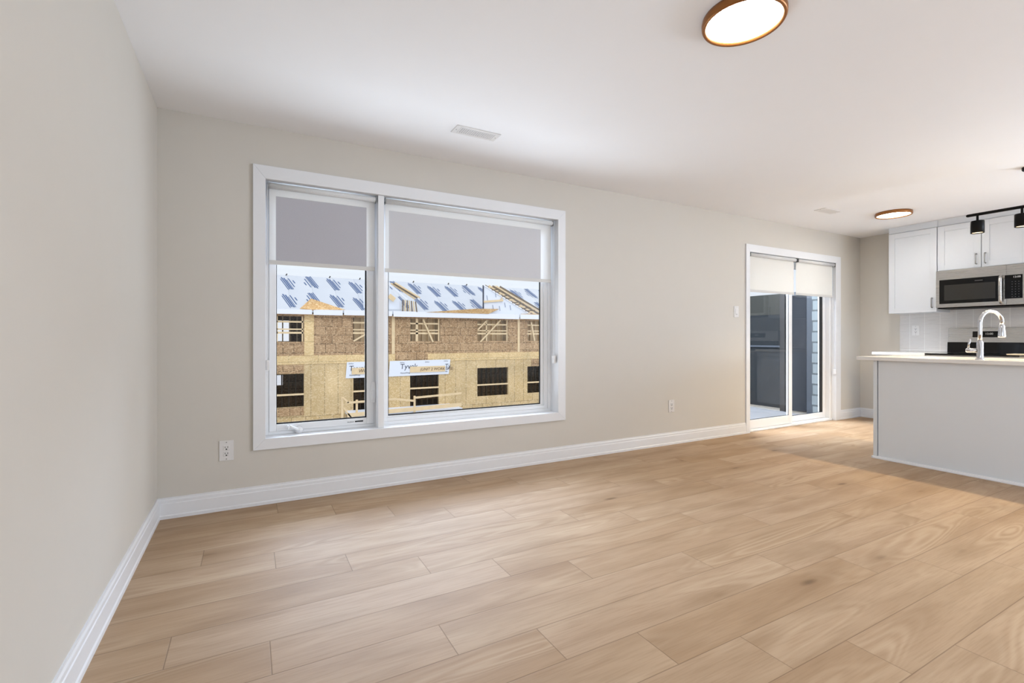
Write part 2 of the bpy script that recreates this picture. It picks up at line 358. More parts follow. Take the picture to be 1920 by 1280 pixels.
# ------------------------------------------------------------------ mesh helpers
class MB:
    """collects shapes; build() links them as ONE mesh object"""
    def __init__(s): s.bm = bmesh.new(); s.mi = 0
    def _f(s, vs):
        try:
            f = s.bm.faces.new(vs); f.material_index = s.mi; return f
        except ValueError: return None
    def box(s, x0, x1, y0, y1, z0, z1):
        x0, x1 = sorted((x0, x1)); y0, y1 = sorted((y0, y1)); z0, z1 = sorted((z0, z1))
        v = [s.bm.verts.new(c) for c in ((x0,y0,z0),(x1,y0,z0),(x1,y1,z0),(x0,y1,z0),(x0,y0,z1),(x1,y0,z1),(x1,y1,z1),(x0,y1,z1))]
        for q in ((0,3,2,1),(4,5,6,7),(0,1,5,4),(1,2,6,5),(2,3,7,6),(3,0,4,7)): s._f([v[i] for i in q])
        return s
    def bar(s, a, b, w, d, up=(0, 0, 1)):
        """rectangular stick from a to b"""
        a, b = Vector(a), Vector(b); t = (b-a).normalized(); u = Vector(up)
        if abs(t.dot(u)) > 0.98: u = Vector((0, 1, 0))
        r = t.cross(u).normalized(); u = r.cross(t).normalized()
        v = []
        for p in (a, b):
            for i, j in ((-1,-1),(1,-1),(1,1),(-1,1)): v.append(s.bm.verts.new(p + r*(w/2*i) + u*(d/2*j)))
        for q in ((0,1,2,3),(7,6,5,4),(0,4,5,1),(1,5,6,2),(2,6,7,3),(3,7,4,0)): s._f([v[i] for i in q])
        return s
    def tube(s, pts, rad, n=12, cap=True):
        pts = [Vector(p) for p in pts]; rs = rad if isinstance(rad, (list, tuple)) else [rad]*len(pts)
        rings = []; t0 = (pts[1]-pts[0]).normalized()
        r = t0.orthogonal().normalized()
        for i, p in enumerate(pts):
            if i == 0: t = pts[1]-pts[0]
            elif i == len(pts)-1: t = pts[-1]-pts[-2]
            else: t = (pts[i+1]-pts[i]).normalized()+(pts[i]-pts[i-1]).normalized()
            t.normalize(); r = (r - t*r.dot(t)).normalized(); u = t.cross(r)
            rings.append([s.bm.verts.new(p + (r*math.cos(2*PI*k/n)+u*math.sin(2*PI*k/n))*rs[i]) for k in range(n)])
        for a, b in zip(rings, rings[1:]):
            for k in range(n):
                f = s._f([a[k], a[(k+1)%n], b[(k+1)%n], b[k]])
                if f: f.smooth = True
        if cap: s._f(rings[0][::-1]); s._f(rings[-1])
        return s
    def lathe(s, prof, c=(0, 0, 0), n=48, closed=False, axis='z'):
        """profile of (radius, height) about an axis"""
        rings = []
        for r, h in prof:
            ring = []
            for k in range(n):
                a = 2*PI*k/n; p = (r*math.cos(a), r*math.sin(a), h)
                if axis == 'x': p = (p[2], p[0], p[1])
                if axis == 'y': p = (p[0], p[2], p[1])
                ring.append(s.bm.verts.new((c[0]+p[0], c[1]+p[1], c[2]+p[2])))
            rings.append(ring)
        pr = list(zip(rings, rings[1:])) + ([(rings[-1], rings[0])] if closed else [])
        for a, b in pr:
            for k in range(n):
                f = s._f([a[k], a[(k+1)%n], b[(k+1)%n], b[k]])
                if f: f.smooth = True
        if not closed:
            s._f(rings[0][::-1]); s._f(rings[-1])
        return s
    def prism(s, poly, d):
        """polygon (list of 3d points) pushed along vector d"""
        d = Vector(d); a = [s.bm.verts.new(p) for p in poly]; b = [s.bm.verts.new(Vector(p)+d) for p in poly]
        s._f(a[::-1]); s._f(b)
        for i in range(len(a)):
            j = (i+1) % len(a); s._f([a[i], a[j], b[j], b[i]])
        return s
    def frame(s, x0, x1, z0, z1, wl, wr, wb, wt, y0, y1):
        """rectangular frame in the xz plane"""
        s.box(x0, x0+wl, y0, y1, z0, z1); s.box(x1-wr, x1, y0, y1, z0, z1)
        s.box(x0+wl, x1-wr, y0, y1, z0, z0+wb); s.box(x0+wl, x1-wr, y0, y1, z1-wt, z1); return s
    def panelwall(s, u0, u1, z0, z1, d0, d1, holes, plane='x'):
        """solid wall with rectangular holes; plane 'x': along x, thick in y. plane 'y': along y, thick in x"""
        us = sorted({u0, u1, *[h[0] for h in holes], *[h[1] for h in holes]}); zs = sorted({z0, z1, *[h[2] for h in holes], *[h[3] for h in holes]})
        us = [u for u in us if u0 <= u <= u1]; zs = [z for z in zs if z0 <= z <= z1]
        P = (lambda u, d, z: (u, d, z)) if plane == 'x' else (lambda u, d, z: (d, u, z))
        solid = {}
        for i in range(len(us)-1):
            for j in range(len(zs)-1):
                cu, cz = (us[i]+us[i+1])/2, (zs[j]+zs[j+1])/2
                solid[i, j] = not any(h[0] < cu < h[1] and h[2] < cz < h[3] for h in holes)
        cache = {}
        def V(*p):
            k = tuple(round(c, 5) for c in p)
            if k not in cache: cache[k] = s.bm.verts.new(p)
            return cache[k]
        for (i, j), ok in solid.items():
            if not ok: continue
            a, b, c, d = us[i], us[i+1], zs[j], zs[j+1]
            s._f([V(*P(a,d0,c)), V(*P(b,d0,c)), V(*P(b,d0,d)), V(*P(a,d0,d))])
            s._f([V(*P(a,d1,d)), V(*P(b,d1,d)), V(*P(b,d1,c)), V(*P(a,d1,c))])
            for (di, dj), q in (((-1,0),((a,c),(a,d))), ((1,0),((b,d),(b,c))), ((0,-1),((b,c),(a,c))), ((0,1),((a,d),(b,d)))):
                if not solid.get((i+di, j+dj), False):
                    (ua, za), (ub, zb) = q
                    s._f([V(*P(ua,d0,za)), V(*P(ub,d0,zb)), V(*P(ub,d1,zb)), V(*P(ua,d1,za))])
        return s
    def build(s, name, mats, parent=None, bevel=0.0, seg=2, smooth=False):
        bmesh.ops.recalc_face_normals(s.bm, faces=s.bm.faces)
        me = bpy.data.meshes.new(name); s.bm.to_mesh(me); s.bm.free()
        for m in (mats if isinstance(mats, (list, tuple)) else [mats]): me.materials.append(m)
        if smooth:
            for f in me.polygons: f.use_smooth = True
        o = bpy.data.objects.new(name, me); COL.objects.link(o)
        if parent is not None:
            o.parent = parent
            w = parent.location.copy()
            if parent.parent is not None: w = w + parent.parent.location
            o.location = -w if PARENT_WORLD else (0, 0, 0)
        if bevel:
            b = o.modifiers.new('bevel', 'BEVEL'); b.width = bevel; b.segments = seg; b.limit_method = 'ANGLE'; b.angle_limit = math.radians(40)
            b.harden_normals = False
        return o
PARENT_WORLD = True      # children are written in world coordinates under roots at their base

def tag(o, label, cat, group=None):
    o['label'] = label; o['category'] = cat
    if group: o['group'] = group
    return o
def struct(o): o['kind'] = 'structure'; return o
def thing(name, loc, label, cat, group=None):
    o = bpy.data.objects.new(name, None); COL.objects.link(o); o.location = loc; o.empty_display_size = 0.1
    return tag(o, label, cat, group)
def sroot(name, loc):
    o = bpy.data.objects.new(name, None); COL.objects.link(o); o.location = loc; o.empty_display_size = 0.1
    return struct(o)
def sub(mb, name, mats, parent, **k):
    """child of a part whose own object sits at its thing's origin offset (kept in world coordinates)"""
    o = mb.build(name, mats, None, **k)
    o.parent = parent; o.location = (0, 0, 0)      # parent part already carries the -root offset
    return o
def copy_tree(o, parent=None):
    c = o.copy(); COL.objects.link(c)
    if parent is not None: c.parent = parent
    for ch in list(o.children): copy_tree(ch, c)
    return c
def letters(txt, size, name, mat, parent, loc, rot, extrude=0.002, shear=0.0, sx_=1.0, align='LEFT'):
    cu = bpy.data.curves.new(name, 'FONT'); cu.body = txt; cu.size = size; cu.extrude = extrude; cu.shear = shear; cu.align_x = align
    t = bpy.data.objects.new(name+'_tmp', cu); COL.objects.link(t)
    dg = bpy.context.evaluated_depsgraph_get()
    me = bpy.data.meshes.new_from_object(t.evaluated_get(dg)); bpy.data.objects.remove(t)
    me.name = name; me.materials.clear(); me.materials.append(mat)
    me.transform(Matrix.Translation(loc) @ rot.to_matrix().to_4x4() @ Matrix.Diagonal((sx_, 1, 1, 1)))
    o = bpy.data.objects.new(name, me); COL.objects.link(o)
    o.parent = parent
    w = parent.location.copy()
    o.location = -w if parent.parent is None else (0, 0, 0)
    return o
from mathutils import Euler
FACE_ROOM = Euler((PI/2, 0, 0))                 # text on a plane facing -y
FACE_LEFT = Euler((PI/2, 0, -PI/2))             # text on a plane facing -x

# ================================================================== room shell
YB = -6.6                                        # rear wall
struct(MB().box(0, L, YB, 0.02, -0.12, 0).build('floor', M['floor']))
struct(MB().box(-0.2, L+0.2, YB-0.2, 0.22, H, H+0.2).build('ceiling', M['ceiling']))
struct(MB().box(-0.2, 0, YB-0.2, 0.22, -0.12, H).build('wall_left', M['wall']))
struct(MB().box(L, L+0.2, YB-0.2, 0.22, -0.12, H).build('wall_kitchen', M['wall']))
struct(MB().panelwall(0, L, -0.12, H, 0, 0.22, [(0.56, 2.854, 0.413, 2.117), (5.438, 7.207, -0.12, 2.062)]).build('wall_window', M['wall']))
struct(MB().panelwall(0, L, -0.12, H, YB, YB-0.2, [(1.0, 3.2, 0.5, 2.2)]).build('wall_rear', M['wall']))  # opening added in this unseen wall to let fill light in

def baseboard(name, segs):
    """segs: (x0,y0)->(x1,y1) with inward normal"""
    mb = MB()
    prof = [(0, 0), (0.017, 0), (0.017, 0.018), (0.013, 0.024), (0.013, 0.088), (0.010, 0.092), (0.010, 0.108), (0.006, 0.116), (0.006, 0.124), (0, 0.124)]
    for (a, b, nrm) in segs:
        nv = Vector((*nrm, 0)); pts = [Vector((*a, 0)) + nv*d + Vector((0, 0, h)) for d, h in prof]
        mb.prism(pts, Vector((*b, 0))-Vector((*a, 0)))
    return struct(mb.build(name, M['trim']))
baseboard('baseboard_left', [((0, 0), (0, YB), (1, 0))])
baseboard('baseboard_window', [((0, 0), (5.385, 0), (0, -1)), ((7.31, 0), (L, 0), (0, -1))])
baseboard('baseboard_kitchen', [((L, 0), (L, -0.47), (-1, 0))])

# ================================================================== window 1
win = sroot('window_1', (1.707, 0, 0.355))
X0, X1, Z0, Z1 = 0.572, 2.842, 0.425, 2.105
# picture-frame casing, mitred
mb = MB()
o4 = [(0.500, 0.355), (2.920, 0.355), (2.920, 2.190), (0.500, 2.190)]; i4 = [(X0, Z0), (X1, Z0), (X1, Z1), (X0, Z1)]
for q in range(4):
    r = (q+1) % 4
    mb.prism([(o4[q][0], -0.018, o4[q][1]), (o4[r][0], -0.018, o4[r][1]), (i4[r][0], -0.018, i4[r][1]), (i4[q][0], -0.018, i4[q][1])], (0, 0.018, 0))
mb.build('casing', M['trim'], win, bevel=0.002)
# jamb lining
mb = MB(); mb.frame(0.560, 2.854, 0.413, 2.117, 0.012, 0.012, 0.012, 0.012, 0.0, 0.10)
mb.build('jamb_lining', M['trim'], win)
MB().box(1.296, 1.338, 0.004, 0.10, Z0, Z1).build('mullion', M['vinyl'], win, bevel=0.002)
# left casement
mb = MB(); mb.frame(X0, 1.305, Z0, Z1, 0.022, 0.020, 0.022, 0.028, 0.10, 0.20)
mb.build('outer_frame', M['vinyl'], win, bevel=0.002)
mb = MB(); mb.frame(X0+0.023, 1.284, Z0+0.023, Z1-0.029, 0.044, 0.050, 0.045, 0.048, 0.094, 0.17)
sash = mb.build('casement_sash', M['vinyl'], win, bevel=0.003)
mb = MB(); mb.frame(0.639, 1.234, 0.493, 2.028, 0.004, 0.010, 0.009, 0.008, 0.106, 0.112)
sub(mb, 'gasket', M['black'], sash)
sub(MB().box(0.640, 1.233, 0.116, 0.122, 0.494, 2.027), 'pane', M['glass'], sash)
# folded crank handle on the bottom rail
mb = MB(); mb.lathe([(0.001, -0.022), (0.024, -0.020), (0.028, 0.0)], (0.778, 0.095, 0.446), 20, axis='y')
mb.tube([(0.778, 0.078, 0.447), (0.760, 0.066, 0.459), (0.738, 0.062, 0.470), (0.718, 0.062, 0.482)], [0.011, 0.010, 0.008, 0.009], 10)
mb.tube([(0.718, 0.062, 0.482), (0.706, 0.058, 0.466)], [0.010, 0.009], 10)
sub(mb, 'crank_handle', M['vinyl'], sash)
mb = MB(); mb.prism([(1.263, 0.094, 0.60), (1.290, 0.094, 0.60), (1.296, 0.094, 0.64), (1.296, 0.094, 0.72), (1.290, 0.094, 0.755), (1.268, 0.094, 0.755), (1.258, 0.094, 0.70), (1.258, 0.094, 0.65)], (0, -0.012, 0))
mb.bar((1.272, 0.078, 0.625), (1.272, 0.078, 0.69), 0.012, 0.01)
sub(mb, 'lock_lever', M['vinyl'], sash, bevel=0.003)
mb = MB(); mb.box(1.150, 1.208, 0.0925, 0.0945, 0.467, 0.4765); sub(mb, 'sticker', M['black'], sash)
mb = MB()
for q in range(7): mb.box(1.098+q*0.0065, 1.1025+q*0.0065, 0.0930, 0.0945, 0.4675, 0.4745-(q % 3)*0.0012)
sub(mb, 'sticker_print', M['grey_print'], sash)
# right fixed light, stepped profile
mb = MB(); mb.frame(1.338, X1, Z0, Z1, 0.020, 0.030, 0.026, 0.030, 0.10, 0.16)
mb.frame(1.358, X1-0.030, Z0+0.026, Z1-0.030, 0.024, 0.038, 0.028, 0.028, 0.108, 0.145)
mb.frame(1.382, X1-0.068, Z0+0.054, Z1-0.058, 0.014, 0.032, 0.012, 0.014, 0.118, 0.136)
fx = mb.build('fixed_frame', M['vinyl'], win, bevel=0.002)
mb = MB(); mb.frame(1.396, 2.743, 0.4915, 2.033, 0.004, 0.011, 0.009, 0.008, 0.119, 0.124); sub(mb, 'gasket', M['black'], fx)
sub(MB().box(1.397, 2.742, 0.128, 0.134, 0.492, 2.032), 'pane', M['glass'], fx)

# ================================================================== sliding door
door = sroot('door_1', (6.33, 0, 0))
mb = MB()
mb.prism([(5.385, -0.016, 0), (5.450, -0.016, 0), (5.450, -0.016, 2.050), (5.385, -0.016, 2.136)], (0, 0.016, 0))
mb.prism([(7.310, -0.016, 0), (7.195, -0.016, 0), (7.195, -0.016, 2.050), (7.310, -0.016, 2.136)], (0, 0.016, 0))
mb.prism([(5.385, -0.016, 2.136), (5.450, -0.016, 2.050), (7.195, -0.016, 2.050), (7.310, -0.016, 2.136)], (0, 0.016, 0))
mb.build('casing', M['trim'], door, bevel=0.002)
mb = MB(); mb.box(5.438, 5.450, 0, 0.06, 0, 2.05); mb.box(7.195, 7.207, 0, 0.06, 0, 2.05); mb.box(5.438, 7.207, 0, 0.06, 2.05, 2.062)
mb.build('jamb_lining', M['trim'], door)
mb = MB(); mb.box(5.450, 5.475, 0.045, 0.18, 0.0, 2.05); mb.box(7.158, 7.195, 0.045, 0.18, 0.0, 2.05)
mb.box(5.475, 7.158, 0.045, 0.18, 2.012, 2.05); mb.box(5.450, 7.195, 0.03, 0.18, -0.02, 0.026)
mb.box(5.475, 7.158, 0.022, 0.045, 0.0, 0.014)
mb.build('door_frame', M['vinyl'], door, bevel=0.002)
mb = MB(); mb.frame(5.476, 6.353, 0.028, 2.010, 0.066, 0.066, 0.100, 0.07, 0.052, 0.088)
sl = mb.build('sliding_panel', M['vinyl'], door, bevel=0.003)
mb = MB(); mb.frame(5.541, 6.288, 0.127, 1.942, 0.004, 0.005, 0.007, 0.006, 0.058, 0.062); sub(mb, 'gasket', M['black'], sl)
sub(MB().box(5.541, 6.288, 0.066, 0.072, 0.127, 1.942), 'pane', M['glass'], sl)
mb = MB(); mb.frame(6.362, 7.157, 0.028, 2.010, 0.056, 0.058, 0.072, 0.07, 0.096, 0.132)
fp = mb.build('fixed_panel', M['vinyl'], door, bevel=0.003)
mb = MB(); mb.frame(6.417, 7.100, 0.099, 1.942, 0.003, 0.060, 0.006, 0.006, 0.104, 0.112); sub(mb, 'gasket', M['black'], fp)
sub(MB().box(6.417, 7.100, 0.116, 0.122, 0.099, 1.942), 'pane', M['glass'], fp)

# ================================================================== roller shades
def chain(mb, x, y0, y1, zt, zb):
    """closed bead-chain loop"""
    a = [(x, y0, zt), (x, y0, zb+0.01), (x, (y0+y1)/2, zb), (x, y1, zb+0.01), (x, y1, zt)]
    mb.tube(a, 0.0022, 6)
def shade(name, x0, x1, zb, zt, y, cloth, label, chain_x=None, chain_zb=0.88, glass_tone=None, side=1, group='white roller shades', lean=0.0):
    t = thing(name, ((x0+x1)/2, y, zt), label, 'roller shade', group)
    r = 0.019; zr = zt-r-0.003
    mb = MB(); mb.tube([(x0+0.004, y-0.004, zr), (x1-0.004, y-0.004, zr)], r, 20); mb.build('roller_tube', M['shade'], t)
    yf = y-0.004+r-0.0012
    mb = MB()
    if glass_tone:
        u0, u1, w1 = glass_tone[0], glass_tone[1], glass_tone[2]
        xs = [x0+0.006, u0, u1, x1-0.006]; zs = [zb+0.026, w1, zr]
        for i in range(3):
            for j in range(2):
                mb.mi = 1 if (i == 1 and j == 0) else 0  # centre cell carries the painted see-through tone
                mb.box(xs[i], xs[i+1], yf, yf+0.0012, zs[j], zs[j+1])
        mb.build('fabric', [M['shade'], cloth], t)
    else:
        mb.box(x0+0.006, x1-0.006, yf, yf+0.0012, zb+0.026, zr); mb.build('fabric', cloth, t)
    mb = MB(); mb.prism([(x0+0.004, yf-0.006, zb+0.004), (x0+0.004, yf-0.003, zb), (x0+0.004, yf+0.004, zb), (x0+0.004, yf+0.007, zb+0.004), (x0+0.004, yf+0.005, zb+0.028), (x0+0.004, yf-0.004, zb+0.028)], (x1-x0-0.008, 0, 0))
    mb.build('hem_bar', M['hem'], t, bevel=0.001)
    for xb in (x0, x1):
        mb = MB(); s_ = 0.0035
        mb.box(xb-s_/2, xb+s_/2, y-0.024, y+0.016, zt-0.046, zt); mb.build('bracket', M['nickel'], t)
        b = t.children[-1]
        mb = MB(); mb.lathe([(0.001, -0.003), (0.007, -0.003), (0.007, 0.003), (0.001, 0.003)], (xb, y-0.004, zt-0.034), 12, axis='x'); sub(mb, 'end_pin', M['black'], b)
    if chain_x is not None:
        mb = MB(); chain(mb, chain_x, y-0.022, y+0.006 + lean, zt-0.02, chain_zb); mb.build('pull_chain', M['plastic'], t)
        c = t.children[-1]
        mb = MB(); mb.box(chain_x-0.010, chain_x+0.010, y-0.030, y+0.014, chain_zb-0.022, chain_zb+0.045); sub(mb, 'chain_tensioner', M['plastic'], c, bevel=0.004)
    return t
shade('roller_shade', 0.588, 1.285, 1.562, 2.098, 0.036, M['glass_tone_dark'], 'narrow roller shade with a dark grey see-through tone painted into its centre, over the left crank window pane', 0.584, 0.885, (0.635, 1.223, 2.016))
shade('roller_shade', 1.352, 2.812, 1.560, 2.100, 0.036, M['glass_tone_pale'], 'wide roller shade with a light grey see-through tone painted into its centre, over the large fixed window pane', 2.826, 0.875, (1.385, 2.703, 2.016), lean=0.0)
shade('roller_shade', 5.462, 6.338, 1.602, 2.046, 0.006, M['blockout'], 'plain off-white roller shade over the left sliding door panel beside the light switch', None)
shade('roller_shade', 6.372, 7.178, 1.602, 2.046, 0.006, M['blockout'], 'plain off-white roller shade over the right door panel nearest the kitchen', 7.188, 0.62)

# ================================================================== outlets and switch
def outlet(name, c, face, label, w=0.078, h=0.124, kind='outlet', group='white wall outlets'):
    """c: centre on the wall; face 'y': wall facing -y, 'x': wall facing -x"""
    t = thing(name, c, label, kind, group)
    def bx(mb, u0, u1, d0, d1, z0, z1):
        if face == 'y': mb.box(c[0]+u0, c[0]+u1, c[1]-d1, c[1]-d0, c[2]+z0, c[2]+z1)
        else: mb.box(c[0]-d1, c[0]-d0, c[1]-u1, c[1]-u0, c[2]+z0, c[2]+z1)
    mb = MB(); bx(mb, -w/2, w/2, 0, 0.006, -h/2, h/2); mb.build('cover_plate', M['plastic'], t, bevel=0.002)
    if kind == 'outlet':
        for zc in (0.018, -0.020):
            mb = MB(); bx(mb, -0.017, 0.017, 0.004, 0.0085, zc-0.015, zc+0.015); mb.build('receptacle', M['plastic'], t, bevel=0.002)
            rcp = t.children[-1]
            mb = MB(); bx(mb, -0.0085, -0.0055, 0.0080, 0.0090, zc-0.001, zc+0.009); bx(mb, 0.0055, 0.0085, 0.0080, 0.0090, zc-0.001, zc+0.009)
            bx(mb, -0.004, 0.004, 0.0080, 0.0090, zc-0.012, zc-0.005); sub(mb, 'slots', M['dark'], rcp)
        for zc in (0.052, -0.052):
            mb = MB(); bx(mb, -0.003, 0.003, 0.005, 0.0072, zc-0.003, zc+0.003); mb.build('screw', M['nickel'], t)
    else:
        mb = MB(); bx(mb, -0.017, 0.017, 0.004, 0.0095, -0.034, 0.034); mb.build('rocker', M['plastic'], t, bevel=0.002)
        mb = MB(); bx(mb, -0.008, 0.008, 0.0085, 0.0105, -0.030, -0.026); mb.build('indicator', M['grey_print'], t)
    return t
outlet('wall_outlet', (0.354, 0, 0.3705), 'y', 'white duplex outlet low on the wall left of the window')
outlet('wall_outlet', (4.227, 0, 0.386), 'y', 'white duplex outlet low on the bare wall between window and sliding door')
outlet('wall_outlet', (L-0.012, -0.633, 1.167), 'x', 'white outlet on the backsplash tiles beside the range')
outlet('light_switch', (5.228, 0, 1.366), 'y', 'white rocker light switch on the wall just left of the sliding door', kind='light switch', group=None)

# ================================================================== ceiling things
def vent(c, label, wx=0.315, wy=0.118):
    t = thing('ceiling_vent', c, label, 'vent', 'white ceiling vents')
    x, y, z = c
    mb = MB(); ix, iy = wx/2-0.035, wy/2-0.022
    mb.box(x-wx/2, x-ix, y-wy/2, y+wy/2, z-0.006, z); mb.box(x+ix, x+wx/2, y-wy/2, y+wy/2, z-0.006, z)
    mb.box(x-ix, x+ix, y-wy/2, y-iy, z-0.006, z); mb.box(x-ix, x+ix, y+iy, y+wy/2, z-0.006, z)
    mb.build('frame', M['plastic'], t, bevel=0.002)
    mb = MB(); mb.box(x-ix, x+ix, y-iy, y+iy, z-0.0012, z-0.0002); mb.build('backing', M['grey_print'], t)
    n = 17
    for q in range(n):
        xx = x-ix+(q+0.5)*2*ix/n
        mb = MB(); mb.bar((xx, y-iy, z-0.004), (xx, y+iy, z-0.004), 0.0098, 0.002, up=(0.3, 0, 1)); mb.build('slat', M['plastic'], t)
    for s_ in (-1, 1):
        mb = MB(); mb.lathe([(0.001, -0.0075), (0.0035, -0.0075), (0.0035, -0.005)], (x+s_*(wx/2-0.016), y, z), 10); mb.build('screw', M['nickel'], t)
    return t
vent((1.806, -0.578, H), 'white slatted vent in the ceiling above the large window')
vent((5.935, -0.590, H), 'white slatted vent in the ceiling near the sliding door')

def ceiling_lamp(c, r, label):
    t = thing('ceiling_lamp', c, label, 'ceiling lamp', 'round bronze ceiling lamps')
    x, y, z = c
    mb = MB(); mb.lathe([(r*0.86, 0), (r*0.97, -0.001), (r*0.985, -0.012), (r*0.98, -0.028), (r*0.955, -0.036), (r*0.90, -0.035), (r*0.872, -0.028), (r*0.865, -0.022)], c, 64, closed=True); mb.build('rim', M['bronze'], t)
    mb = MB(); mb.lathe([(0.001, -0.004), (r*0.866, -0.004), (r*0.866, -0.025), (0.001, -0.028)], c, 64); mb.build('diffuser', M['lens'], t)
    return t
ceiling_lamp((2.318, -2.186, H), 0.168, 'large round glowing ceiling lamp with bronze rim, nearest the camera')
ceiling_lamp((6.640, -0.890, H), 0.168, 'round glowing ceiling lamp with bronze rim, near the kitchen cabinets')

# track light over the island
TX, TZ = 5.95, 2.132
t = thing('track_light', (TX, -2.12, H), 'black track light bar with cylinder spot heads hanging above the island', 'track light')
mb = MB(); mb.tube([(TX, -1.722, TZ), (TX, -1.73, TZ), (TX, -2.52, TZ), (TX, -2.528, TZ)], [0.008, 0.0125, 0.0125, 0.008], 14); mb.build('rod', M['black_metal'], t)
mb = MB(); mb.tube([(TX, -2.125, TZ), (TX, -2.125, H-0.02)], 0.011, 12); mb.build('stem', M['black_metal'], t)
mb = MB(); mb.lathe([(0.001, -0.028), (0.055, -0.026), (0.06, -0.02), (0.06, 0)], (TX, -2.125, H), 32); mb.build('canopy', M['black_metal'], t)
for yl in (-1.795, -2.066, -2.337):
    mb = MB(); mb.tube([(TX, yl, TZ-0.010), (TX, yl, 2.070)], 0.0085, 10)
    mb.lathe([(0.012, 2.078), (0.042, 2.076), (0.045, 2.070), (0.045, 1.972), (0.043, 1.972), (0.041, 1.990), (0.041, 2.0)], (TX, yl, 0), 32)
    h = mb.build('spot_head', M['black_metal'], t)
    mb = MB(); mb.lathe([(0.001, 1.979), (0.0405, 1.979), (0.0405, 1.984), (0.001, 1.984)], (TX, yl, 0), 28); sub(mb, 'lens', M['spot_lens'], h)
    d = bpy.data.lights.new('spot_bulb', 'SPOT'); d.energy = 50; d.color = (1.0, 0.80, 0.50); d.spot_size = math.radians(150); d.spot_blend = 0.6; d.shadow_soft_size = 0.03
    so = bpy.data.objects.new('spot_bulb', d); COL.objects.link(so); so.location = (TX, yl, 1.968)

# ================================================================== kitchen
def shaker(mb, y0, y1, z0, z1, x, fw=0.062, th=0.019):
    """door leaf facing -x with a recessed centre panel; x = back plane"""
    xf = x-th
    mb.box(xf, x, y0, y0+fw, z0, z1); mb.box(xf, x, y1-fw, y1, z0, z1)
    mb.box(xf, x, y0+fw, y1-fw, z0, z0+fw); mb.box(xf, x, y0+fw, y1-fw, z1-fw, z1)
    mb.box(xf+0.008, x-0.002, y0+fw, y1-fw, z0+fw, z1-fw)
def pull(parent, y, z0, z1, xf):
    mb = MB(); mb.tube([(xf, y, z0+0.006), (xf-0.022, y, z0+0.006), (xf-0.028, y, z0+0.012), (xf-0.028, y, z1-0.012), (xf-0.022, y, z1-0.006), (xf, y, z1-0.006)], 0.0062, 8)
    return sub(mb, 'handle', M['nickel'], parent)
XF = 7.490
t = thing('wall_cabinet', (7.65, -0.72, 1.376), 'tall white single-door wall cabinet beside the microwave, above the backsplash outlet', 'cabinet')
MB().box(XF, L-0.002, -0.966, -0.482, 1.378, 2.362).build('body', M['cab'], t, bevel=0.001)
mb = MB(); shaker(mb, -0.963, -0.487, 1.378, 2.356, XF-0.002); dr = mb.build('door', M['cab'], t, bevel=0.0015)
pull(dr, -0.922, 1.425, 1.545, XF-0.021)
MB().box(XF-0.004, L-0.002, -0.966, -0.482, 2.363, H-0.001).build('filler_panel', M['cab'], t)
t = thing('wall_cabinet', (7.65, -1.35, 1.848), 'short white two-door wall cabinet directly above the microwave', 'cabinet')
MB().box(XF, L-0.002, -1.732, -0.968, 1.846, 2.362).build('body', M['cab'], t, bevel=0.001)
for (ya, yb, yh) in ((-1.348, -0.972, -1.312), (-1.730, -1.354, -1.386)):
    mb = MB(); shaker(mb, ya, yb, 1.847, 2.356, XF-0.002); dr = mb.build('door', M['cab'], t, bevel=0.0015)
    pull(dr, yh, 1.880, 2.000, XF-0.021)
MB().box(XF-0.004, L-0.002, -1.732, -0.968, 2.363, H-0.001).build('filler_panel', M['cab'], t)

# microwave
XM = 7.420
t = thing('microwave', (7.62, -1.35, 1.42), 'stainless over-the-range microwave with black glass door under the short cabinet', 'microwave')
MB().box(XM+0.012, L-0.002, -1.728, -0.972, 1.432, 1.838).build('body', M['steel'], t, bevel=0.002)
MB().box(XM+0.03, L-0.01, -1.72, -0.98, 1.408, 1.431).build('vent_base', M['black_metal'], t, bevel=0.002)
mb = MB(); mb.box(XM, XM+0.012, -1.560, -0.974, 1.421, 1.838); dr = mb.build('door', M['steel'], t, bevel=0.002)
sub(MB().box(XM-0.003, XM-0.0002, -1.535, -1.006, 1.462, 1.733), 'door_glass', M['black_glass'], dr)
sub(MB().box(XM-0.0042, XM-0.0030, -1.478, -1.050, 1.497, 1.672), 'viewing_window', M['smoked'], dr)
mb = MB(); yh = -1.527
mb.tube([(XM, yh, 1.722), (XM-0.030, yh, 1.716), (XM-0.044, yh, 1.690), (XM-0.048, yh, 1.58), (XM-0.044, yh, 1.470), (XM-0.030, yh, 1.444), (XM, yh, 1.438)], [0.013, 0.0145, 0.0155, 0.016, 0.0155, 0.0145, 0.013], 14); sub(mb, 'handle', M['steel'], dr)
mb = MB()
for q in range(9): mb.box(XM-0.0040, XM-0.0030, -1.314-q*0.0072-0.005, -1.314-q*0.0072, 1.697, 1.7025)
sub(mb, 'maker_mark', M['grey_print'], dr)
mb = MB(); mb.box(XM, XM+0.012, -1.730, -1.563, 1.421, 1.838); cp = mb.build('control_panel', M['steel'], t, bevel=0.002)
sub(MB().box(XM-0.003, XM-0.0002, -1.683, -1.549, 1.484, 1.729), 'keypad', M['black_glass'], cp)
for j in range(7):
    mb = MB()
    for i in range(3): mb.box(XM-0.0038, XM-0.0030, -1.603-i*0.025-0.006, -1.603-i*0.025, 1.500+j*0.026, 1.504+j*0.026)
    sub(mb, 'key_print', M['grey_print'], cp)
letters('12:00', 0.026, 'clock_digits', M['white_print'], cp, (XM-0.0036, -1.612, 1.698), FACE_LEFT, extrude=0.0004)

# backsplash tiles
struct(MB().box(L-0.012, L-0.001, -3.2, -0.464, 0.906, 1.45).build('wall_backsplash', M['tile']))

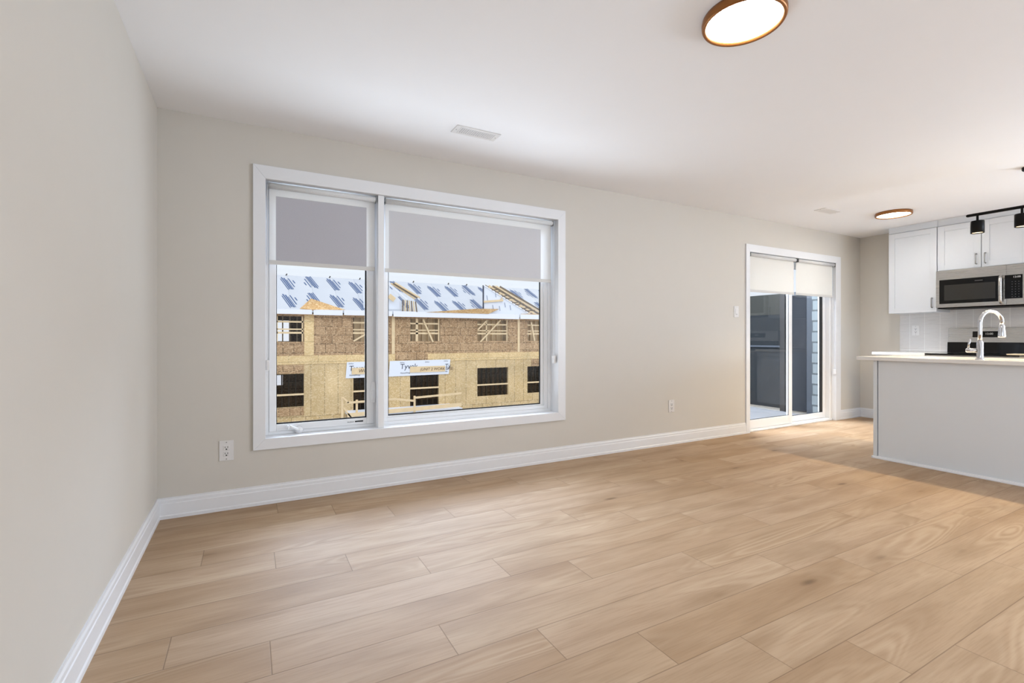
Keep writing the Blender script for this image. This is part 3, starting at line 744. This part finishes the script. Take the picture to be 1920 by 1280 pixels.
# range
t = thing('kitchen_range', (7.48, -1.35, 0), 'stainless electric range with black glass cooktop against the tiled wall', 'stove')
XR = 7.175
MB().box(XR, L-0.015, -1.726, -0.974, 0.0, 0.888).build('body', M['steel'], t, bevel=0.002)
MB().box(XR-0.022, 7.73, -1.730, -0.970, 0.889, 0.903).build('cooktop', M['black_glass'], t, bevel=0.003)
mb = MB(); mb.prism([(7.728, -0.972, 0.904), (L-0.015, -0.972, 0.904), (L-0.015, -0.972, 1.186), (7.748, -0.972, 1.190), (7.738, -0.972, 1.024)], (0, -0.756, 0)); bg = mb.build('backguard', M['steel'], t, bevel=0.004)
mb = MB(); mb.prism([(7.726, -0.970, 0.904), (7.736, -0.970, 0.904), (7.742, -0.970, 1.022), (7.732, -0.970, 1.026)], (0, -0.760, 0)); sub(mb, 'lower_panel', M['black_glass'], bg)
mb = MB(); mb.prism([(7.7375, -1.192, 1.083), (7.745, -1.192, 1.083), (7.750, -1.192, 1.150), (7.7425, -1.192, 1.150)], (0, -0.272, 0)); dp = sub(mb, 'display', M['black_glass'], bg)
lt = letters('12:00', 0.030, 'clock_digits', M['white_print'], dp, (7.7375, -1.300, 1.112), FACE_LEFT, extrude=0.0008); lt.location = (0, 0, 0)
mb = MB(); mb.box(XR-0.028, XR-0.001, -1.722, -0.978, 0.20, 0.86); od = mb.build('oven_door', M['steel'], t, bevel=0.003)
mb = MB(); mb.tube([(XR-0.028, -1.02, 0.80), (XR-0.06, -1.02, 0.80), (XR-0.06, -1.68, 0.80), (XR-0.028, -1.68, 0.80)], 0.011, 10); sub(mb, 'handle', M['steel'], od)
# manual sheet on the cooktop
mb = MB(); mb.box(7.28, 7.50, -1.726, -1.60, 0.9035, 0.912); tag(mb.build('paper_booklet', M['paper'], bevel=0.001), 'pale paper booklet lying on the black cooktop', 'booklet')

# back counter + base cabinet
t = thing('base_cabinet', (7.5, -0.72, 0), 'white base cabinet between the sliding door corner and the range', 'cabinet')
MB().box(7.215, L-0.02, -0.966, -0.462, 0.1, 0.872).build('body', M['cab'], t, bevel=0.001)
MB().box(7.27, L-0.02, -0.966, -0.462, 0.0, 0.099).build('toe_kick', M['cab'], t)
mb = MB(); shaker(mb, -0.962, -0.466, 0.11, 0.868, 7.213); dr = mb.build('door', M['cab'], t, bevel=0.0015)
pull(dr, -0.92, 0.70, 0.82, 7.194)
tag(MB().box(7.165, L-0.013, -0.967, -0.440, 0.873, 0.905).build('countertop', M['quartz'], bevel=0.002), 'short white quartz countertop along the tiled wall left of the range', 'countertop', 'white quartz countertops')

# island
t = thing('kitchen_island', (5.75, -2.4, 0), 'pale grey kitchen island with plain back panel facing the living room', 'island')
MB().box(5.408, 6.02, -3.55, -1.297, 0.0, 0.873).build('body', M['island'], t)
mb = MB(); mb.box(5.400, 5.500, -1.277, -1.262, 0.0, 0.873); mb.box(5.400, 5.410, -1.292, -1.277, 0.0, 0.873); mb.box(5.500, 6.02, -1.277, -1.264, 0, 0.873); mb.build('end_panel', M['island'], t, bevel=0.0008)
mb = MB(); mb.prism([(5.411, -1.262, 0), (5.388, -1.262, 0), (5.388, -1.262, 0.008), (5.396, -1.262, 0.020), (5.411, -1.262, 0.022)], (0, -2.288, 0)); mb.box(5.392, 6.02, -1.261, -1.250, 0, 0.018); mb.build('base_shoe', M['trim'], t)
tag(MB().box(5.370, 6.06, -3.60, -1.137, 0.874, 0.906).build('countertop', M['quartz'], bevel=0.003), 'white quartz countertop overhanging the end of the grey island', 'countertop', 'white quartz countertops')

# faucet
fx_, fy_, fz = 5.462, -1.963, 0.906
t = thing('kitchen_faucet', (fx_, fy_, fz), 'chrome gooseneck pull-down faucet standing on the island countertop', 'faucet')
MB().lathe([(0.030, 0), (0.030, 0.004), (0.024, 0.010), (0.0215, 0.014), (0.0205, 0.02), (0.0205, 0.135), (0.0185, 0.142), (0.0155, 0.146), (0.0155, 0.15)], (fx_, fy_, fz), 28).build('base', M['chrome'], t)
dv = Vector((0.88, -0.47, 0)).normalized(); R_ = 0.086
arc = [Vector((fx_, fy_, fz+0.148)), Vector((fx_, fy_, fz+0.20)), Vector((fx_, fy_, fz+0.290))]
for q in range(1, 17):
    a = PI*q/17*1.02; arc.append(Vector((fx_, fy_, fz+0.290)) + dv*(R_*(1-math.cos(a))) + Vector((0, 0, R_*math.sin(a))))
end = arc[-1] + Vector((0, 0, -0.03)); arc.append(end)
MB().tube(arc, 0.0135, 16).build('spout', M['chrome'], t)
MB().lathe([(0.014, 0.004), (0.0175, -0.004), (0.019, -0.03), (0.0235, -0.085), (0.0235, -0.096), (0.017, -0.098)], end, 24).build('spray_head', M['chrome'], t)
hv = Vector((-0.25, 0.97, 0)).normalized(); b0 = Vector((fx_, fy_, fz+0.072))
mb = MB(); mb.tube([b0+hv*0.018, b0+hv*0.075, b0+hv*0.082], [0.0165, 0.0165, 0.012], 16)
mb.tube([b0+hv*0.066+Vector((0, 0, 0.012)), b0+hv*0.064+Vector((0, 0, 0.05)), b0+hv*0.054+Vector((0, 0, 0.090))], [0.0075, 0.0065, 0.0075], 10)
mb.build('lever', M['chrome'], t)

# ================================================================== balcony outside the sliding door
t = thing('balcony', (6.4, 0.9, -0.1), 'snowy balcony with dark privacy wall outside the sliding door', 'balcony')
BX = 7.345
MB().box(4.6, 7.9, 0.24, 1.75, -0.2, -0.055).build('deck_slab', M['beige'], t)
MB().box(BX+0.002, BX+0.04, 0.452, 0.742, 0.03, 1.68).build('privacy_panel', M['siding'], t)
mb = MB(); mb.box(BX+0.002, BX+0.04, 0.822, 1.75, 0.04, 1.42); mb.build('privacy_panel', M['slate'], t)
mb = MB(); mb.box(BX+0.010, BX+0.05, 0.822, 1.75, 1.422, 1.725); mb.build('upper_panel', M['olive'], t)
mb = MB(); mb.box(BX-0.012, BX+0.001, 0.822, 1.72, 0.935, 0.962); mb.build('mid_rail', M['postgrey'], t)
mb = MB(); mb.box(BX-0.02, BX+0.06, 0.44, 0.742, 1.682, 1.728); mb.build('wall_cap', M['postgrey'], t)
mb = MB(); mb.box(BX-0.03, BX+0.05, 0.744, 0.820, -0.055, 1.73); mb.build('post', M['post'], t, bevel=0.003)
mb = MB(); mb.box(BX-0.03, BX+0.05, 0.352, 0.432, -0.055, 1.74); mb.build('post', M['postgrey'], t, bevel=0.003)
mb = MB(); mb.box(BX+0.03, BX+0.10, 0.44, 1.75, -0.055, 0.026); mb.build('base_board', M['beige'], t)
def heap(nx, ny, f):
    mb = MB(); g = [[mb.bm.verts.new(f(i/nx, j/ny)) for j in range(ny+1)] for i in range(nx+1)]
    for i in range(nx):
        for j in range(ny):
            q = mb._f([g[i][j], g[i+1][j], g[i+1][j+1], g[i][j+1]])
            if q: q.smooth = True
    return mb
rr = random.Random(3)
def snowf(u, v):
    x = 4.62+u*(BX+0.02-4.62); y = 0.26+v*1.48
    z = -0.046+0.010*math.sin(x*7+y*3)*math.sin(y*9)+0.008*rr.random()+0.012
    d = BX-0.10-x
    z += 0.040*math.exp(-(d/0.10)**2)
    if u in (0, 1) or v in (0, 1): z = -0.0535
    return (x, y, z)
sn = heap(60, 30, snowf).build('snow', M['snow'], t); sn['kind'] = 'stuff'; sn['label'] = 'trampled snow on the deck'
struct(MB().box(7.30, 7.95, 0.221, 0.350, -0.3, 2.7).build('wall_stone', M['brick']))
struct(MB().box(-0.2, L+1.0, 0.221, 0.24, -3.7, -0.13).build('wall_exterior', M['brick']))

# ================================================================== ground outside
struct(MB().box(-60, 90, 0.3, 120, -3.9, -3.7).build('ground', M['ground']))

# ================================================================== apartment block under construction, across the yard
FY = 19.8
bld = thing('apartment_block', (8.0, FY, -3.7), 'unfinished wood-sheathed apartment block seen through the large window', 'building')
BXa, BXb, BYb = -9.0, 30.0, 24.2
UP = [(0.764, 2.614), (4.720, 6.300), (7.449, 9.010), (11.089, 12.949), (14.170, 16.030)]
uz = (0.905, 2.030)
LO = [(0.764, 2.614, -1.985, -0.52), (4.740, 6.300, -2.36, -0.50), (7.449, 8.946, -2.36, -0.50), (11.089, 12.949, -2.04, -0.534), (14.170, 16.030, -2.03, -0.537)]
MB().panelwall(BXa, BXb, 0.285, 2.24, FY, FY+0.14, [(a, b, *uz) for a, b in UP]).build('upper_wall', M['osb'], bld)
MB().panelwall(BXa, BXb, -3.7, -0.10, FY, FY+0.14, [h for h in LO]).build('lower_wall', M['ply'], bld)
MB().box(BXa, BXb, FY-0.02, FY+0.14, -0.10, 0.285).build('rim_board', M['rim'], bld)
MB().panelwall(BXa, BXb, -3.7, 2.24, BYb, BYb+0.14, [(0.7, 2.3, 0.9, 1.98), (0.7, 2.0, -1.39, -0.86), (7.9, 9.4, 0.8, 2.0), (15.0, 17.5, 0.8, 2.0)]).build('rear_wall', M['osb'], bld)
MB().box(BXa, BXa+0.14, FY+0.14, BYb, -3.7, 2.24).build('side_wall', M['osb'], bld)
MB().box(BXb-0.14, BXb, FY+0.14, BYb, -3.7, 2.24).build('side_wall', M['osb'], bld)
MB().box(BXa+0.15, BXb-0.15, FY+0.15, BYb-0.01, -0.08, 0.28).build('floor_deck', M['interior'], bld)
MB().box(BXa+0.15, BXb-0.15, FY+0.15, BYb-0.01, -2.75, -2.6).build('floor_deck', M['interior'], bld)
for (x0, x1, z0, z1) in ((-0.4, 2.60, -0.50, -0.13), (-0.4, 2.60, -2.36, -2.00), (6.70, 8.34, -0.025, 0.28), (14.42, 16.6, -0.52, -0.13)):
    MB().box(x0, x1, FY-0.034, FY-0.0005 if z0 < -0.1 else FY-0.021, z0, z1).build('infill_panel', M['osb'], bld)
# stud partitions inside, seen through the openings
for (a, b) in UP:
    mb = MB(); w = b-a; y = FY+(0.42 if a > 4 else 1.7)
    for q in range(12): mb.box(a-0.8+q*0.31, a-0.8+q*0.31+0.05, y, y+0.14, 0.285, 2.2)
    mb.box(a-0.9, b+1.4, y, y+0.14, 0.285, 0.36); mb.box(a-0.9, b+1.4, y, y+0.14, 2.12, 2.2)
    if a > 4: mb.box(a-0.9, b+1.4, y+0.15, y+0.17, 0.285, 2.2)
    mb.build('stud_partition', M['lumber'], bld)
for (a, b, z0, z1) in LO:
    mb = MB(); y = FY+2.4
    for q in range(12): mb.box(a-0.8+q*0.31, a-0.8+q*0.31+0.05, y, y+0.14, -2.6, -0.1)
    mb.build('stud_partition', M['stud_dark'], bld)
# rough openings: jack studs, rails and braces
def brace(a, b, w=0.075, d=0.04, mat='lumber'):
    mb = MB(); mb.bar(a, b, d, w); mb.build('brace', M[mat], bld)
yb = FY-0.03
for i, (a, b) in enumerate(UP):
    for zz in ((1.785, 0.075), (1.455, 0.06), (1.300, 0.085)):
        MB().box(a-0.02, b-0.10 if i != 0 else b, FY+0.02, FY+0.06, zz[0]-zz[1]/2, zz[0]+zz[1]/2).build('guard_board', M['lumber'], bld)
    MB().box(b-0.09, b-0.03, FY+0.02, FY+0.12, uz[0], uz[1]).build('jack_stud', M['lumber'], bld)
MB().box(1.46, 1.56, FY+0.02, FY+0.10, 0.9, 2.03).build('jack_stud', M['lumber'], bld)
MB().box(7.74, 7.86, FY+0.02, FY+0.12, 0.9, 2.03).build('jack_stud', M['lumber'], bld)
brace((8.10, yb, 2.00), (8.62, yb, 0.86)); brace((11.10, yb, 1.50), (11.62, yb, 1.99)); brace((11.25, yb, 0.86), (12.45, yb, 2.03)); brace((4.74, yb, 0.92), (5.35, yb, 1.28))
brace((14.40, yb, 1.95), (14.62, yb, 0.90)); brace((15.00, yb, 1.90), (15.5, yb, 1.4))
MB().box(11.60, 11.66, FY+0.02, FY+0.10, 0.9, 2.03).build('jack_stud', M['lumber'], bld)
for (a, b, z0, z1) in LO:
    MB().box(a, b, FY+0.01, FY+0.05, -1.475, -1.395).build('guard_board', M['lumber'], bld)
# vertical battens at the unit joints
for (a, b) in ((2.62, 3.02), (6.53, 6.68), (13.52, 13.65)):
    MB().box(a, b, FY-0.045, FY-0.001, 0.29, 2.20).build('batten', M['lumber' if b-a < 0.2 else 'rim'], bld)
# roof
EY, EZ, RY, RZ = 19.55, 2.31, 21.80, 4.06
sl_ = (RZ-EZ)/(RY-EY)
mb = MB(); mb.prism([(BXa-0.3, EY, EZ), (BXa-0.3, RY, RZ), (BXa-0.3, RY+0.25, RZ-0.02), (BXa-0.3, RY, RZ-0.12), (BXa-0.3, EY, EZ-0.1)], (BXb-BXa+0.6, 0, 0)); rf = mb.build('roof', M['underlay'], bld)
mb = MB(); mb.prism([(BXa-0.3, RY, RZ), (BXa-0.3, BYb+0.4, EZ), (BXa-0.3, BYb+0.4, EZ-0.1), (BXa-0.3, RY, RZ-0.12)], (BXb-BXa+0.6, 0, 0)); mb.build('roof', M['underlay'], bld)
xs = [BXa-0.3, 2.95, 4.25, 6.52, 13.52, BXb+0.3]
for i in range(5):
    MB().box(xs[i]+0.03, xs[i+1]-0.03, EY-0.03, EY, 2.115-(0.02 if i % 2 else 0), 2.325+i*0.012).build('fascia', M['fascia'], bld)
MB().box(BXa, BXb, EY+0.001, FY-0.002, 2.10, 2.13).build('soffit', M['osb_plain'], bld)
nrm = Vector((0, -sl_, 1)).normalized(); tv = Vector((0, 1, sl_)).normalized()
def RP(x, s):                      # point on the roof face, s metres up the slope
    return Vector((x, EY, EZ)) + tv*s + nrm*0.006
def mark(mb, x, s, fl):
    d = -1 if fl else 1
    def strip(u0, w, v0, v1):
        # strips lean: along the strip x grows while s falls
        q = []
        for uu, vv in ((u0, v0), (u0+w, v0), (u0+w, v1), (u0, v1)):
            q.append(mb.bm.verts.new(RP(x + d*(uu - 0.33*vv), s + d*vv)))
        mb._f(q)
    strip(-0.20, 0.045, -0.56, 0.36); strip(-0.125, 0.06, -0.50, 0.50); strip(-0.045, 0.07, -0.52, 0.44); strip(0.045, 0.03, -0.50, 0.30); strip(0.145, 0.05, -0.30, 0.42); strip(0.285, 0.055, 0.02, 0.26)
mb = MB()
cols = [2.05+q*1.02 for q in range(-9, 26)]
for i, x in enumerate(cols):
    base = [0.62, 0.70, 0.86, 0.80][i % 4]
    for r in range(-1, 3):
        s_ = base + r*1.44
        if s_-0.56 < 0.0 or s_+0.50 > 2.86: continue
        mark(mb, x, s_, i % 4 == 2)
sub(mb, 'printed_marks', M['blue'], rf)
mb = MB()
for x in (2.0, 3.95, 5.4, 8.2, 10.2, 11.3, 16.2, 18.0): mb.bar((x, RY, RZ-0.02), (x+0.05, RY, RZ+0.07), 0.05, 0.05)
mb.build('ridge_blocks', M['post'], bld)
# gable framing at the right of the window
GY = 19.62; gx0, gx1, gz0, gz1 = 11.36, 14.22, 2.36, 3.84
gb = MB().prism([(gx0, GY, gz0), (gx1, GY, gz0), (gx0, GY, gz1)], (0, 0.10, 0)).build('gable_wall', M['wrap'], bld)
mb = MB(); mb.box(gx0-0.05, gx0+0.02, GY-0.03, GY-0.001, gz0-0.03, gz1+0.02); sub(mb, 'edge_seam', M['ink'], gb)
mb = MB(); mb.bar((gx0, GY-0.02, gz1+0.02), (gx1+0.06, GY-0.02, gz0), 0.03, 0.07); sub(mb, 'rake_board', M['fascia'], gb)
mb = MB()
for (xx, zz) in ((11.9, 2.70), (12.3, 2.66), (12.62, 2.86), (12.95, 2.72), (11.55, 3.2), (12.05, 3.38)):
    mb.bar((xx, GY-0.003, zz+0.13), (xx+0.05, GY-0.003, zz-0.13), 0.006, 0.05)
sub(mb, 'printed_marks', M['blue'], gb)
mb = MB(); mb.bar((gx0, GY-0.05, 2.98), (gx0+1.15, GY-0.05, 3.10), 0.05, 0.10); mb.bar((gx0+0.95, GY-0.05, 3.06), (gx0+1.1, GY-0.05, 3.24), 0.04, 0.05); sub(mb, 'loose_plank', M['lumber'], gb)
for q in range(5):
    o = 0.10+q*0.235; yy = GY+0.06-q*0.02
    brace((gx0+o*0.9, yy-0.06, gz1+0.02-o*0.03), (gx1+o*1.1, yy-0.06, gz0+0.02), 0.085, 0.04, 'lumber' if q % 2 else 'stud_dark')
for q in range(13):
    u = 0.06+q*0.072; xa = gx0+u*(gx1-gx0)+0.10; za = gz1+u*(gz0-gz1)
    brace((xa, GY-0.02, za-0.02), (xa+0.42+0.12*(q % 3), GY-0.04, za+0.10-0.06*(q % 2)), 0.05, 0.04, 'stud_dark' if q % 3 else 'lumber')
brace((gx1-0.6, GY-0.06, gz0-0.0), (gx1+1.9, GY-0.06, gz0+0.05), 0.07, 0.05, 'osb_plain')
# hip framing beside the mullion
mb = MB(); mb.prism([(5.2, 19.75, 2.32), (7.02, 19.75, 2.32), (7.02, 19.75, 2.85), (6.25, 19.75, 3.60), (5.2, 19.75, 3.60)], (0, 0.08, 0)); mb.build('dormer_wall', M['wrap'], bld)
brace((6.30, 19.66, 3.72), (7.25, 19.60, 2.95), 0.10, 0.05, 'fascia'); brace((6.45, 19.62, 3.70), (7.62, 19.55, 2.98), 0.07, 0.05); brace((6.55, 19.56, 3.70), (7.72, 19.50, 3.02), 0.07, 0.05, 'stud_dark'); brace((6.62, 19.52, 3.72), (7.84, 19.46, 3.04), 0.07, 0.05)
for q in range(7):
    brace((7.04+q*0.10, 19.60-q*0.01, 2.93-q*0.012), (7.02+q*0.115, 19.60-q*0.01, 2.34), 0.045, 0.05, 'lumber' if q % 2 else 'stud_dark')
brace((6.35, 19.6, 3.10), (6.62, 19.6, 2.90), 0.22, 0.05)
# low ridge of strand board on the left, and a loose board along the eave
mb = MB()
v = [(2.42, 19.60, 2.36), (2.93, 20.05, 2.86), (4.35, 19.60, 2.36), (2.93, 19.50, 2.33)]
vv = [mb.bm.verts.new(p) for p in v] + [mb.bm.verts.new((p[0], p[1]+0.3, p[2]-0.25)) for p in v]
for q in ((0, 3, 1), (3, 2, 1), (4, 5, 7), (7, 5, 6), (0, 4, 7, 3), (3, 7, 6, 2), (2, 6, 5, 1), (1, 5, 4, 0)): mb._f([vv[i] for i in q])
mb.build('roof_saddle', M['osb_plain'], bld)
mb = MB(); mb.prism([(8.2, 19.50, 2.345), (11.6, 19.50, 2.345), (12.25, 19.50, 2.62), (10.9, 19.50, 2.60)], (0, 0.06, 0)); mb.build('eave_sheet', M['osb_plain'], bld)

# house-wrap banners and timber sign boards on the facade
def banner(x0, x1, z0, z1, label, words, tilt=0.0):
    t = thing('house_wrap_banner', ((x0+x1)/2, FY-0.03, z0), label, 'banner', 'white wrap banners')
    mb = MB(); mb.prism([(x0, FY-0.032, z0), (x1-0.10, FY-0.032, z0+tilt), (x1, FY-0.032, z1+tilt), (x0+0.06, FY-0.032, z1)], (0, 0.008, 0)); mb.build('sheet', M['wrap'], t)
    for (txt, size, x, z) in words: letters(txt, size, 'lettering', M['ink'], t, (x, FY-0.036, z), FACE_ROOM, extrude=0.002, shear=0.12)
    return t
banner(4.39, 6.34, -0.80, -0.05, 'short white wrap banner over the opening beside the window mullion', [('Tyvek', 0.34, 4.53, -0.46), ('HomeWrap', 0.10, 4.55, -0.70), ('DuPont', 0.07, 4.52, -0.15)])
banner(6.38, 9.56, -0.80, -0.05, 'long white wrap banner over the opening right of the mullion', [('Tyvek', 0.36, 6.93, -0.45), ('HomeWrap', 0.10, 6.95, -0.68), ('DuPont', 0.07, 6.93, -0.16), ('DuPont', 0.07, 8.20, -0.16), ('DuPont', 0.07, 9.20, -0.13), ('Ty', 0.30, 9.25, -0.46), ('Ho', 0.10, 9.27, -0.68)], 0.02)
def signboard(x0, x1, z0, z1, label, txt, size, xt):
    t = thing('sign_board', ((x0+x1)/2, FY-0.06, z0), label, 'sign', 'handwritten timber boards')
    MB().box(x0, x1, FY-0.075, FY-0.04, z0, z1).build('plank', M['lumber'], t)
    letters(txt, size, 'handwriting', M['marker'], t, (xt, FY-0.079, z0+0.08), FACE_ROOM, extrude=0.002, shear=0.2, sx_=0.95)
signboard(4.66, 6.25, -0.63, -0.33, 'handwritten timber board across the short wrap banner', 'WORK SITE', 0.23, 4.95)
signboard(7.43, 9.26, -0.64, -0.35, 'handwritten timber board across the long wrap banner', '(UNIT 2 WORK SITE)', 0.20, 7.93)

# porch with a lumber guard rail in front of the facade
PY = 18.0
t = thing('porch_guard_rail', (6.6, PY, -3.7), 'pale lumber guard rail round a low porch in front of the facade', 'railing')
MB().box(4.38, 9.5, PY+0.04, FY-0.001, -2.42, -2.30).build('porch_deck', M['wrap'], t)
MB().box(4.38, 9.5, PY+0.0, PY+0.03, -2.95, -2.37).build('skirt_wrap', M['wrap'], t)
for x in (4.6, 9.35):
    for y in (PY+0.15, FY-0.2): MB().box(x-0.07, x+0.07, y-0.07, y+0.07, -3.7, -2.43).build('leg', M['lumber'], t)
for (x, z) in ((3.95, -1.45), (4.55, -1.60), (7.11, -1.58)):
    MB().box(x-0.045, x+0.045, PY-0.045, PY-0.001, -2.46, z).build('rail_post', M['lumber'], t)
def rail(a, b, w=0.09):
    mb = MB(); mb.bar(a, b, 0.04, w); mb.build('rail', M['lumber'], t)
yr = PY-0.068
rail((4.15, yr, -1.70), (6.2, yr, -1.66)); rail((6.2, yr, -1.66), (7.08, yr, -1.80)); rail((7.08, yr, -1.66), (9.4, yr, -1.58))
rail((3.98, yr, -1.47), (4.2, yr, -1.70), 0.07); rail((4.15, yr, -2.24), (9.4, yr, -2.12), 0.17); rail((4.0, yr, -1.90), (4.35, yr, -2.4), 0.06)
for (x, q) in ((4.3, 0.2), (4.42, -0.1)): rail((x, yr, -2.42), (x+0.2, yr, -2.36+q*0.2), 0.06)
